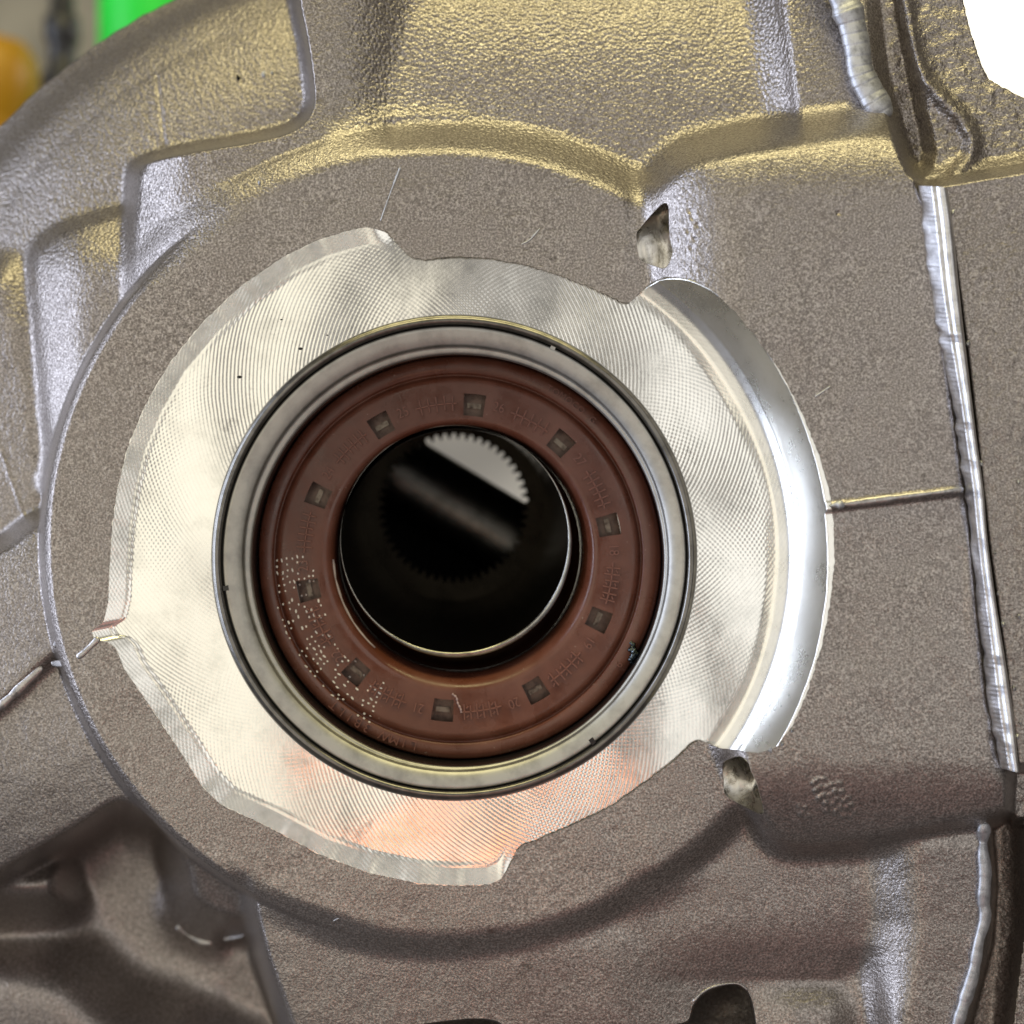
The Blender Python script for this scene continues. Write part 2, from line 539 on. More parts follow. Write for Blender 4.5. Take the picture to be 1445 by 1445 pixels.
# knurl-like dimples
for i in range(6):
    for j in range(5):
        u = (i - 2.5) * 11.5
        v = (j - 2) * 12
        if abs(u) + abs(v) > 44:
            continue
        x0 = 1176 + u * 0.86 + v * 0.32 + rng.normal() * 0.8
        y0 = 1124 + v * 0.92 + u * 0.30 + (i % 2) * 3 + rng.normal() * 0.8
        sx = slice(int((x0 - 14 - LO) / STEP), int((x0 + 14 - LO) / STEP))
        sy = slice(int((y0 - 14 - LO) / STEP), int((y0 + 14 - LO) / STEP))
        H[sy, sx] += rng.uniform(2.4, 4.0) * np.exp(-((GX[sy, sx] - x0) ** 2 + (GY[sy, sx] - y0) ** 2) / 11.0)
for (x0, y0) in [(1131, 1148), (1136, 1140), (1143, 1150), (1128, 1137), (1183, 300), (974, 298), (978, 307), (972, 325), (980, 338), (976, 350), (985, 318)]:
    sx = slice(int((x0 - 14 - LO) / STEP), int((x0 + 14 - LO) / STEP))
    sy = slice(int((y0 - 14 - LO) / STEP), int((y0 + 14 - LO) / STEP))
    sg = 1 if y0 > 1000 else -1
    H[sy, sx] += sg * 2.8 * np.exp(-((GX[sy, sx] - x0) ** 2 + (GY[sy, sx] - y0) ** 2) / 9.0)

# cast unevenness
H += 2.0 * vnoise(GX, GY, 150, 3) + 1.0 * vnoise(GX, GY, 46, 4) + 0.35 * vnoise(GX, GY, 14, 5)
SAND = np.zeros_like(H)
blend([(1236, -170), (1262, 165), (1296, 262), (1450, 240), (1640, 210), (1640, -170)], 1.0, 14, 0, SAND)
blend(FL, 0.35, 14, 0, SAND)
blend([(1420, 1100), (1640, 1100), (1640, 1600), (1400, 1600)], 0.8, 14, 0, SAND)
H += SAND * (1.3 * vnoise(GX, GY, 11, 8) + 0.7 * vnoise(GX, GY, 5, 9))
PEB = np.full_like(H, 0.25)
blend([(520, -170), (1140, -170), (1140, 150), (900, 260), (620, 190), (500, 190)], 1.0, 80, 0, PEB)
PEB = np.maximum(PEB, 0.65 * sstep((RR - 560) / 60) * sstep((520 - GX) / 120) * sstep((760 - GY) / 100))
PEB = np.maximum(PEB, 0.6 * sstep((1010 - GX) / 40) * sstep((GX - 935) / 20) * sstep((420 - GY) / 30) * sstep((GY - 220) / 40))

def hs(px, py):
    u = np.clip((np.asarray(px, float) - LO) / STEP, 0, NX - 2)
    v = np.clip((np.asarray(py, float) - LO) / STEP, 0, NX - 2)
    i = np.floor(u).astype(int); j = np.floor(v).astype(int)
    fu = u - i; fv = v - j
    return (H[j, i] * (1 - fu) + H[j, i + 1] * fu) * (1 - fv) + (H[j + 1, i] * (1 - fu) + H[j + 1, i + 1] * fu) * fv

# ------------------------------------------------------------------ cut lines
MC = (641.0, 787.0)
F = -7.0
MACH = [(515, 320), (545, 325), (562, 345), (580, 363), (600, 366), (640, 362), (690, 364), (740, 373), (790, 388), (840, 408), (875, 425), (887, 428),
        (897, 421), (908, 408), (922, 396), (945, 390), (975, 394), (1006, 411), (1035, 437), (1062, 470), (1100, 522), (1133, 585), (1155, 640), (1170, 690),
        (1177, 740), (1178, 790), (1172, 850), (1160, 910), (1140, 975), (1118, 1025), (1095, 1055), (1070, 1063), (1040, 1058), (1013, 1056), (1000, 1048),
        (985, 1045), (975, 1052), (950, 1075), (910, 1105), (860, 1140), (800, 1168), (760, 1185), (737, 1193), (728, 1201), (721, 1220), (706, 1242), (690, 1249),
        (640, 1250), (590, 1247), (520, 1232), (450, 1206), (380, 1168), (310, 1135), (285, 1110), (250, 1055), (210, 995), (175, 945), (163, 915), (150, 905),
        (133, 903), (128, 890), (145, 880), (152, 850), (154, 800), (158, 740), (165, 690), (180, 630), (205, 570), (240, 510), (290, 450), (340, 403),
        (400, 362), (450, 338), (490, 326)]
mp = np.array(MACH, float)
dense = []
for i in range(len(mp)):
    a, b = mp[i], mp[(i + 1) % len(mp)]
    k = max(2, int(np.hypot(*(b - a)) / 3))
    for q in range(k):
        dense.append(a + (b - a) * q / k)
dense = np.array(dense)
th_d = np.arctan2(dense[:, 1] - MC[1], dense[:, 0] - MC[0])
r_d = np.hypot(dense[:, 1] - MC[1], dense[:, 0] - MC[0])
o_ = np.argsort(th_d)
th_d, r_d = th_d[o_], r_d[o_]
NT = 2160
TH = np.linspace(-math.pi, math.pi, NT, endpoint=False)
RB = np.interp(TH, th_d, r_d, period=2 * math.pi)
ker = np.hanning(9); ker /= ker.sum()
RB = np.convolve(np.concatenate([RB[-4:], RB, RB[:4]]), ker, 'valid')
jit = np.interp(TH, np.linspace(-math.pi, math.pi, 700), rng.normal(size=700) * 0.5)
RBS = RB.copy()
RB = RB + jit
machpoly = np.stack([MC[0] + RB * np.cos(TH), MC[1] + RB * np.sin(TH)], -1)

HOLE1 = catmull([(936, 287), (943, 291), (944, 310), (945, 335), (949, 355), (944, 372), (936, 379), (922, 375), (905, 368), (900, 355), (898, 330), (905, 320), (920, 302)], 4)
HOLE2 = catmull([(1020, 1078), (1032, 1070), (1045, 1067), (1055, 1074), (1060, 1088), (1068, 1105), (1076, 1135), (1077, 1148), (1066, 1146), (1045, 1135), (1024, 1122), (1021, 1100)], 4)
ARCH = catmull([(970, 1440), (978, 1418), (995, 1400), (1022, 1389), (1046, 1390), (1060, 1408), (1068, 1450), (1072, 1500), (1074, 1570), (930, 1570), (925, 1470), (945, 1448)], 4)
LOWC = catmull([(540, 1456), (600, 1444), (680, 1437), (715, 1452), (722, 1500), (722, 1570), (530, 1570), (530, 1480)], 4)
SIL_TR = np.array([(1362, -170), (1357, -10), (1366, 35), (1376, 62), (1384, 90), (1396, 112), (1418, 125), (1446, 138), (1500, 160), (1640, 190), (1640, -170)], float)

cut = np.full_like(H, 1e3)
def addcut(poly):
    s = win(poly, 20)
    cut[s] = np.minimum(cut[s], sd_poly(GX[s], GY[s], poly))
addcut(machpoly)
addcut(HOLE1)
addcut(HOLE2)
addcut(ARCH)
addcut(LOWC)
s2 = win(SIL_TR, 20)
silp = []
for i in range(len(SIL_TR)):
    a, b = SIL_TR[i], SIL_TR[(i + 1) % len(SIL_TR)]
    for q in range(6):
        silp.append(a + (b - a) * q / 6 + (rng.normal(size=2) * 0.6 if i < 9 else 0))
addcut(np.array(silp))
# bell outline
rs = 856 + 1.2 * vnoise(GX, GY, 20, 21)
cut = np.where((GX < 560) & (GY < 560), np.minimum(cut, rs - RR), cut)
cut = np.where((GX < -60) & (GY > 440) & (GY < 760), cut, cut)

gy, gx = np.gradient(cut, STEP)
g2 = np.maximum(gx * gx + gy * gy, 0.25)
near = np.abs(cut) < 0.75 * STEP
PXg = np.where(near, GX - cut * gx / g2, GX)
PYg = np.where(near, GY - cut * gy / g2, GY)
keepv = (cut > -0.75 * STEP)
Hs = H
V = Pn(PXg, PYg, Hs).reshape(-1, 3)
idx = np.arange(NX * NX).reshape(NX, NX)
quads = np.stack([idx[:-1, :-1], idx[1:, :-1], idx[1:, 1:], idx[:-1, 1:]], -1).reshape(-1, 4)
kv = keepv.ravel()
nearf = near.ravel()
ok = kv[quads].all(1) & ~nearf[quads].all(1)
quads = quads[ok]
# back skirt along the outer outline so the shell has depth
ed = np.concatenate([quads[:, [0, 1]], quads[:, [1, 2]], quads[:, [2, 3]], quads[:, [3, 0]]])
key = np.sort(ed, 1)
kk = key[:, 0].astype(np.int64) * (NX * NX) + key[:, 1]
u, first, cnt = np.unique(kk, return_index=True, return_counts=True)
be = ed[first[cnt == 1]]
rx = PXg.ravel()[be[:, 0]] - MC[0]
ry = PYg.ravel()[be[:, 0]] - MC[1]
mid = (PXg.ravel()[be[:, 0]] > 500) & (PXg.ravel()[be[:, 0]] < 1100) & (PYg.ravel()[be[:, 0]] > 1300) & (PYg.ravel()[be[:, 0]] < 1580)
be = be[(np.hypot(rx, ry) > 600) & ~mid]
bv = np.unique(be)
newi = np.full(NX * NX, -1)
newi[bv] = NX * NX + np.arange(len(bv))
bk = V[bv].copy()
bk[:, 1] = 0.062
bk[:, 0] *= 0.985
bk[:, 2] *= 0.985
skirt = np.stack([be[:, 1], be[:, 0], newi[be[:, 0]], newi[be[:, 1]]], -1)
V = np.concatenate([V, bk])
faces = np.concatenate([quads, skirt])
usedv = np.unique(faces)
remap = np.full(len(V), -1)
remap[usedv] = np.arange(len(usedv))
pe = np.concatenate([PEB.ravel(), np.full(len(bv), 0.3)])[usedv]
sa = np.concatenate([SAND.ravel(), np.full(len(bv), 0.3)])[usedv]

housing = thing('gearbox_housing', 'grey-brown cast aluminium gearbox housing with a bright milled boss face round the shaft bore', 'gearbox housing')
mesh_np('cast_shell', V[usedv], remap[faces], CAST, housing, True, {'pebble': pe, 'sand': sa})

# ------------------------------------------------------------------ milled face
HE = hs(MC[0] + RB * np.cos(TH), MC[1] + RB * np.sin(TH))
deg = np.degrees(TH)
wL = np.clip(sstep((deg - 79) / 3.0) + sstep((-101 - deg) / 3.0), 0, 1)
inr = (deg > -44) & (deg < 29)
HW = np.interp(deg, deg[inr], HE[inr])
kb = np.hanning(201); kb /= kb.sum()
HW = np.convolve(np.concatenate([HW[-100:], HW, HW[:100]]), kb, 'valid')
right = (deg > -75) & (deg < 60)
WQ = np.linspace(0, 1, 401)
WG = np.interp(WQ, [0, 0.16, 0.36, 0.50, 0.56, 0.78, 1.0], [0, 0.03, 0.13, 0.24, 0.36, 0.70, 1.04])
kq = np.hanning(41); kq /= kq.sum()
WG = np.convolve(np.pad(WG, 20, 'edge'), kq, 'valid')
R0 = 336.0
NROW = 96
rows = []
wall_attr = []
for k in range(NROW + 1):
    q = k / NROW
    q = 1 - (1 - q) ** 1.25
    r = R0 + (RBS - R0) * q
    if k == NROW:
        r = RB + 2.0
    ql = np.clip((r - (RBS - 33)) / 33, 0, 1)
    gl = np.minimum(1.0, 0.08 * np.minimum(1, ql / 0.12) + 0.92 * ql) * wL
    qr = np.clip((r - 440) / (531 - 440), 0, 1) * right
    gr = np.interp(qr, WQ, WG)
    h = F + (HE - 0.8 - F) * gl * (1 - right) + (HW - F) * gr
    h = np.minimum(h, np.maximum(HE - 0.8, F))
    rows.append((r, h))
    wall_attr.append(np.maximum(np.clip(qr * 5, 0, 1), 0.75 * np.clip(ql * 4, 0, 1) * wL))
rr = np.array([a for a, b in rows]); hh = np.array([b for a, b in rows])
VM = Pn(MC[0] + rr * np.cos(TH), MC[1] + rr * np.sin(TH), hh).reshape(-1, 3)
nrow = len(rows)
idm = np.arange(nrow * NT).reshape(nrow, NT)
nx = np.roll(idm, -1, 1)
fm = np.stack([idm[:-1], nx[:-1], nx[1:], idm[1:]], -1).reshape(-1, 4)
mesh_np('milled_face', VM, fm, MILL, housing, True, {'wall': np.array(wall_attr).ravel()})

# ------------------------------------------------------------------ lathes
def lathe(name, prof, mat, parent=None, nt=256, smooth=True, a0=0.0, a1=2 * math.pi):
    th = np.linspace(a0, a1, nt, endpoint=False)
    vs_ = []
    for (cx, cy, r, h) in prof:
        vs_.append(Pn(cx + r * np.cos(th), cy + r * np.sin(th), np.full(nt, float(h))))
    v = np.array(vs_).reshape(-1, 3)
    m = len(prof)
    i = np.arange(m * nt).reshape(m, nt)
    n = np.roll(i, -1, 1)
    f = np.stack([i[:-1], n[:-1], n[1:], i[1:]], -1).reshape(-1, 4)
    return mesh_np(name, v, f, mat, parent, smooth)

ring = thing('bearing_ring', 'grey turned steel ring pressed into the milled face around the brown seal', 'steel ring', P(*MC, F))
def toroot(o, root):
    o.parent = root
    o.matrix_parent_inverse = root.matrix_basis.inverted()
bpy.context.view_layer.update()
c = MC
parts = [
    lathe('rim', [(*c, 343.5, F - 4), (*c, 343, F + 6), (*c, 341.5, F + 13), (*c, 338.5, F + 17), (*c, 335, F + 18), (*c, 331.5, F + 16.5), (*c, 329.3, F + 12), (*c, 328.6, F + 2)], DARKSTEEL),
    lathe('groove', [(*c, 329.0, F + 4), (*c, 327.8, F - 1), (*c, 326.6, F + 4)], BLACKGAP),
    lathe('face', [(*c, 327, F), (*c, 326.6, F + 9), (*c, 325.2, F + 11), (641, 787, 321, F + 10.0), (641.5, 787, 314, F + 8.5), (642, 787, 308, F + 6.5), (642.5, 787.5, 303, F + 4), (643, 788, 300.5, F + 2), (643, 788, 299.3, F - 6),
                   (643.5, 788, 298, F - 9), (644, 789, 296.5, F - 9.5), (645, 790, 293.5, F - 10), (645.6, 790.5, 291.8, F - 11.5), (646, 791, 291, F - 14), (646.2, 791, 290.5, F - 20)], STEEL),
    lathe('inner_wall', [(646.2, 791, 290.8, F - 19), (647.5, 789.5, 288, F - 60), (649, 786.5, 284.2, F - 112)], BLACKGAP),
]
for k_, p in enumerate(parts):
    toroot(p, ring)
# small notches cut into the ring
def boxm(name, c0, ux, uy, lx, ly, lz, mat, parent=None):
    """box on the drawing plane: centre (px,py,h), in-plane axis ux"""
    px, py, h = c0
    vv = []
    for dz in (-lz / 2, lz / 2):
        for dx, dy in ((-1, -1), (1, -1), (1, 1), (-1, 1)):
            x = px + ux * dx * lx / 2 - uy * dy * ly / 2
            y = py + uy * dx * lx / 2 + ux * dy * ly / 2
            vv.append(P(x, y, h + dz))
    return mesh_np(name, vv, [(0, 1, 2, 3), (4, 5, 6, 7), (0, 1, 5, 4), (1, 2, 6, 5), (2, 3, 7, 6), (3, 0, 4, 7)], mat, parent, False)
for (x, y) in [(318, 830), (836, 1046), (781, 489)]:
    a = math.atan2(y - MC[1], x - MC[0])
    o = boxm('notch', (x, y, F + 10), math.cos(a), math.sin(a), 9, 7, 4, BLACKGAP if x != 781 else STEEL)
    toroot(o, ring)

# ------------------------------------------------------------------ oil seal
seal = thing('oil_seal', 'reddish brown rubber oil seal with ten square windows and raised date marks', 'oil seal', P(647, 787, F - 100))
bpy.context.view_layer.update()
SC = (647.0, 787.0)
G = F - 86
TH0 = math.atan2(572 - 787, 669 - 647)
ths = []
wflag = []
for k in range(10):
    base = TH0 + k * math.radians(36)
    e = math.radians(3.9)
    for q in range(4):
        ths.append(base - e + 2 * e * q / 4); wflag.append(True)
    gap = math.radians(36) - 2 * e
    for q in range(16):
        ths.append(base + e + gap * q / 16); wflag.append(False)
ths = np.array(ths)
prof = [(649, 786.5, 284.5, G - 22), (649, 786.5, 284, G - 8), (648.5, 787, 282, G - 4), (648, 787.5, 276, G - 2.5), (646, 788, 262.5, G - 2), (646, 788, 260.8, G - 4), (646, 788, 259.8, G - 9), (646, 788, 257, G - 9), (646, 788, 256, G - 3),
        (646, 788, 253, G - 0.5), (646, 787.5, 246, G), (647, 787, 232, G), (647, 787, 201, G), (648.5, 785, 194, G), (649.5, 783, 189, G - 1), (650, 782, 185.5, G - 4), (650, 781, 182, G - 9), (650, 780, 178.5, G - 20), (650, 778, 174, G - 40), (649, 776, 171, G - 70)]
vv = []
for (cx, cy, r, h) in prof:
    vv.append(Pn(cx + r * np.cos(ths), cy + r * np.sin(ths), np.full(len(ths), float(h))))
vv = np.array(vv).reshape(-1, 3)
nt = len(ths)
ff = []
WI = 11
for m in range(len(prof) - 1):
    for q in range(nt):
        if m == WI and wflag[q]:
            continue
        ff.append((m * nt + q, m * nt + (q + 1) % nt, (m + 1) * nt + (q + 1) % nt, (m + 1) * nt + q))
toroot(mesh_np('rubber_face', vv, np.array(ff), RUBBER, None, True), seal)
for k in range(10):
    base = TH0 + k * math.radians(36)
    e = math.radians(3.9)
    corners = []
    for (r, a) in ((201, -e), (201, e), (232, e), (232, -e)):
        corners.append((SC[0] + r * math.cos(base + a), SC[1] + r * math.sin(base + a)))
    v = [P(x, y, G) for x, y in corners] + [P(x, y, G - 22) for x, y in corners]
    wo = mesh_np('window', v, [(0, 1, 5, 4), (1, 2, 6, 5), (2, 3, 7, 6), (3, 0, 4, 7)], RUBBER, None, False)
    toroot(wo, seal)
    fo = mesh_np('window_floor', [P(x, y, G - 20) for x, y in corners], [(0, 1, 2, 3)], WINFLOOR, None, False)
    bpy.context.view_layer.update()
    toroot(fo, wo)
    fo.matrix_parent_inverse = wo.matrix_world.inverted()
    # metal case glint strip inside each window
    a = base
    bo = boxm('case_strip', (SC[0] + 215 * math.cos(a), SC[1] + 215 * math.sin(a), G - 18), -math.sin(a), math.cos(a), 20, 7, 3, STRIP)
    toroot(bo, wo)
    bo.matrix_parent_inverse = wo.matrix_world.inverted()

def text_mesh(txt, size, depth):
    cu = bpy.data.curves.new('glyph', 'FONT')
    cu.body = txt
    cu.size = size
    cu.extrude = depth
    cu.align_x = 'CENTER'
    cu.align_y = 'CENTER'
    cu.resolution_u = 3
    cu.offset = -0.01 * size
    o = bpy.data.objects.new('glyph', cu)
    COL.objects.link(o)
    dg = bpy.context.evaluated_depsgraph_get()
    me = bpy.data.meshes.new_from_object(o.evaluated_get(dg))
    v = np.array([p.co[:] for p in me.vertices])
    f = [tuple(p.vertices) for p in me.polygons]
    bpy.data.objects.remove(o)
    bpy.data.meshes.remove(me)
    return v, f

def place_text(v, ang, r, h, c=SC):
    tx, ty = -math.sin(ang), math.cos(ang)      # clockwise tangent in the drawing
    nx_, ny_ = math.cos(ang), math.sin(ang)
    px = c[0] + nx_ * r + tx * v[:, 0] + nx_ * v[:, 1]
    py = c[1] + ny_ * r + ty * v[:, 0] + ny_ * v[:, 1]
    k = (D - (h + v[:, 2])) / D
    return np.stack([(px - CX) * k * S, -(h + v[:, 2]) * S, (CY - py) * k * S], -1)

nums = ['26', '27', '18', '19', '20', '21', '22', '23', '24', '25']
for k in range(10):
    a = TH0 + math.radians(36 * k + 9.2)
    v, f = text_mesh(nums[k], 20, 2.6)
    v[:, 0] *= 0.85
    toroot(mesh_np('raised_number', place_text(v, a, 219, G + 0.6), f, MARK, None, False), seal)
    # month comb: long bar with cross ticks
    VB, FB = [], []
    def seg(a0, r0, a1, r1, w=1.7):
        x0, y0 = SC[0] + r0 * math.cos(a0), SC[1] + r0 * math.sin(a0)
        x1, y1 = SC[0] + r1 * math.cos(a1), SC[1] + r1 * math.sin(a1)
        dx, dy = x1 - x0, y1 - y0
        l = math.hypot(dx, dy)
        ux, uy = -dy / l * w / 2, dx / l * w / 2
        b = len(VB)
        for hz, kx in ((G - 0.5, 1.5), (G + 3.4, 0.8)):
            for (x, y) in ((x0 + ux * kx, y0 + uy * kx), (x1 + ux * kx, y1 + uy * kx), (x1 - ux * kx, y1 - uy * kx), (x0 - ux * kx, y0 - uy * kx)):
                VB.append(P(x, y, hz))
        FB.extend([(b + 4, b + 5, b + 6, b + 7), (b, b + 1, b + 5, b + 4), (b + 1, b + 2, b + 6, b + 5), (b + 2, b + 3, b + 7, b + 6), (b + 3, b, b + 4, b + 7)])
    s0 = TH0 + math.radians(36 * k + 14.0)
    for q in range(5):
        seg(s0 + math.radians(15.5 * q / 5), 218, s0 + math.radians(15.5 * (q + 1) / 5), 218)
    nt_ = 6 if k % 3 else 5
    for q in range(nt_):
        aa = s0 + math.radians(2.0 + 12.0 * q / (nt_ - 1))
        lo_ = 207 if (q + k) % 2 else 209
        seg(aa, lo_, aa, 229, 1.5)
        if k in (2, 3, 4, 5, 6) and q % 2 == 0:
            seg(aa + 0.012, 223, aa + 0.030, 226, 1.4)
            seg(aa + 0.012, 210, aa + 0.028, 213, 1.4)
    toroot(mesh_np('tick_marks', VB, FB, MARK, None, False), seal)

def ring_text(txt, ang_mid, r, size, name, step):
    VV, FF = [], []
    n = len(txt)
    for i, ch in enumerate(txt):
        if ch == ' ':
            continue
        v, f = text_mesh(ch, size, 2.2)
        a = ang_mid + (i - (n - 1) / 2) * step
        w = place_text(v, a, r, G - 1.2)
        b = sum(len(q) for q in VV)
        VV.append(w)
        FF += [tuple(j + b for j in t) for t in f]
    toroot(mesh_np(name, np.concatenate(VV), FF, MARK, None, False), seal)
ring_text('TOMOCO.G', math.atan2(575 - 787, 802 - 647), 271, 13, 'raised_lettering', 0.040)
ring_text('LIMW 3BILT', math.atan2(1034 - 787, 522 - 647), 272, 19, 'raised_lettering', 0.052)
ring_text('9', math.atan2(936 - 787, 871 - 647), 271, 15, 'raised_lettering', 0.05)

# dotted ink-jet print (illegible rows of dots)
VD, FD = [], []
r2 = random.Random(5)
def dot(px, py, a, lx, ly, h):
    b = len(VD)
    for q in range(8):
        t_ = q * math.pi / 4
        x, y = lx * math.cos(t_), ly * math.sin(t_)
        VD.append(P(px + x * math.cos(a) - y * math.sin(a), py + x * math.sin(a) + y * math.cos(a), h))
    FD.append(tuple(range(b, b + 8)))
for row in range(9):
    r = 263.5 - row * 7.2
    for colm in range(31):
        a = 178.5 - colm * 2.0 + (row % 2) * 0.35
        if r2.random() > (0.62 if row < 6 else 0.34) or colm % 7 == 6:
            continue
        ang = math.radians(a + row * 0.3)
        rr_ = r + r2.gauss(0, 0.7)
        px, py = SC[0] + rr_ * math.cos(ang), SC[1] + rr_ * math.sin(ang)
        wx, wy = SC[0], SC[1]
        inwin = False
        for k in range(10):
            dlt = (ang - TH0 - k * math.radians(36) + math.pi) % (2 * math.pi) - math.pi
            if abs(dlt) < math.radians(4.0) and 200 < rr_ < 233:
                inwin = True
        hh_ = G - 18.5 if inwin else (G + 0.7 if rr_ < 252 else G - 0.4)
        if 254 < rr_ < 262:
            hh_ = G - 1.0
        dot(px, py, ang + math.pi / 2 + r2.uniform(-0.3, 0.3), r2.choice([1.5, 1.6, 1.8, 2.9]), r2.uniform(1.15, 1.5), hh_)
toroot(mesh_np('printed_dots', VD, FD, INK, None, False), seal)

# grease smear on the inner lip
def sweep(name, pts, rad, mat, parent=None, nseg=10, squash=0.6, closed=False):
    """pts: list of (px,py,h), rad: list or float"""
    p = np.array(pts, float)
    n = len(p)
    rad = np.full(n, rad) if np.isscalar(rad) else np.asarray(rad, float)
    v, f = [], []
    for i in range(n):
        a = p[min(i + 1, n - 1)] - p[max(i - 1, 0)]
        l = math.hypot(a[0], a[1]) or 1
        nx_, ny_ = -a[1] / l, a[0] / l
        for q in range(nseg):
            t_ = 2 * math.pi * q / nseg
            v.append(P(p[i, 0] + nx_ * rad[i] * math.cos(t_), p[i, 1] + ny_ * rad[i] * math.cos(t_), p[i, 2] + rad[i] * squash * math.sin(t_)))
    for i in range(n - 1):
        for q in range(nseg):
            f.append((i * nseg + q, i * nseg + (q + 1) % nseg, (i + 1) * nseg + (q + 1) % nseg, (i + 1) * nseg + q))
    f.append(tuple(range(nseg)))
    f.append(tuple(range((n - 1) * nseg, n * nseg)))
    return mesh_np(name, v, f, mat, parent, True)
GREASE = mat_plain('pale_grease', (0.42, 0.36, 0.33), 0.25, 0.2, 900)
gp = []
for i in range(16):
    a = math.radians(177 - i * 3.0)
    gp.append((650 + 180.5 * math.cos(a), 780 + 180.5 * math.sin(a), G - 13))
toroot(sweep('grease_smear', gp, [1 + 1.8 * abs(math.sin(i * 0.9 + 0.4)) * (1 - i / 20) for i in range(16)], GREASE), seal)

# ------------------------------------------------------------------ hollow shaft, gear, pin
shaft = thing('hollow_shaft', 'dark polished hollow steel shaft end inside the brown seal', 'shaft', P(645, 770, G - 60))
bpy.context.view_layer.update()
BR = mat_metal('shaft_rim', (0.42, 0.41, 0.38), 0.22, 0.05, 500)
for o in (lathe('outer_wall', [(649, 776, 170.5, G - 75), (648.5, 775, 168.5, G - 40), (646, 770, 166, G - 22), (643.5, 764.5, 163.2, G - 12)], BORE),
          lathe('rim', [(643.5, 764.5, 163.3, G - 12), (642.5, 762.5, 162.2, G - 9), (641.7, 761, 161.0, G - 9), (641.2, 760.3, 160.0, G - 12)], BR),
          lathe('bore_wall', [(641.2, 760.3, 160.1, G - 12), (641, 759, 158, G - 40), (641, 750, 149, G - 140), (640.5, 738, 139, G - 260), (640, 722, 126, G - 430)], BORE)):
    toroot(o, shaft)

gear = thing('side_gear', 'internally splined gear ring deep inside the dark bore', 'gear', P(640, 717, G - 440))
bpy.context.view_layer.update()
nteeth = 52
tv, tf = [], []
GC = (640, 717)
seq = [(0.0, 105.5), (0.22, 105.5), (0.42, 97.5), (0.62, 97.5), (0.84, 105.5)]
for h in (G - 432, G - 480):
    for i in range(nteeth):
        for (q, r) in seq:
            a = 2 * math.pi * (i + q) / nteeth
            tv.append(P(GC[0] + r * math.cos(a), GC[1] + r * math.sin(a), h))
m = nteeth * 5
for i in range(m):
    j = (i + 1) % m
    tf.append((i, j, m + j, m + i))
b = len(tv)
for h in (G - 432,):
    for i in range(m):
        a = 2 * math.pi * i / m
        tv.append(P(GC[0] + 170 * math.cos(a), GC[1] + 170 * math.sin(a), h))
for i in range(m):
    j = (i + 1) % m
    tf.append((i, j, b + j, b + i))
toroot(mesh_np('toothed_ring', tv, tf, GEARM, None, False), gear)
# black chamber added to keep back light out, one opening at the far end
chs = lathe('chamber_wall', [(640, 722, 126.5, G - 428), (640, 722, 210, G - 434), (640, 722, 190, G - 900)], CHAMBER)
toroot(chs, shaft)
# added black plate blocks the light behind, save a segment-shaped opening
hb = G - 720
def lineclip(t_):
    return None
bp = [(470, 560), (860, 560), (860, 960), (470, 960)]
ndir = (-0.515, 0.857)
pv = []
pf = []
# plate below the diagonal
e0 = (430, 628 - (612 - 430) * 0.6 + 60)
e1 = (900, 628 + (900 - 612) * 0.6 + 60)
q4 = [e0, e1, (900, 1100), (430, 1100)]
front = [P(x, y, hb) for x, y in q4]
back = [P(x, y, hb - 30) for x, y in q4]
toroot(mesh_np('light_block_plate', front + back, [(0, 1, 2, 3), (4, 5, 6, 7), (0, 1, 5, 4), (1, 2, 6, 5), (2, 3, 7, 6), (3, 0, 4, 7)], CHAMBER, None, False), shaft)

# cross pin
pin_m = mat_metal('pin_steel', (0.13, 0.125, 0.115), 0.34, 0.04, 300)
hp = G - 580
ctr = np.array([640.0, 714.0])
dr = np.array([0.857, 0.515])
kk_ = (D - hp) / D
rad = 56 * kk_ * S
A = np.array(P(*(ctr - dr * 230), hp)); B = np.array(P(*(ctr + dr * 230), hp))
axis = (B - A) / np.linalg.norm(B - A)
e1_ = np.cross(axis, [0, 1, 0]); e1_ /= np.linalg.norm(e1_)
e2_ = np.cross(axis, e1_)
pv, pf = [], []
for end in (A, B):
    for i in range(48):
        a = 2 * math.pi * i / 48
        pv.append(end + rad * (e1_ * math.cos(a) + e2_ * math.sin(a)))
for i in range(48):
    pf.append((i, (i + 1) % 48, 48 + (i + 1) % 48, 48 + i))
pin = mesh_np('cross_pin', pv, pf, pin_m, None, True)
tag(pin, 'thick dark round pin crossing diagonally inside the bore', 'pin')

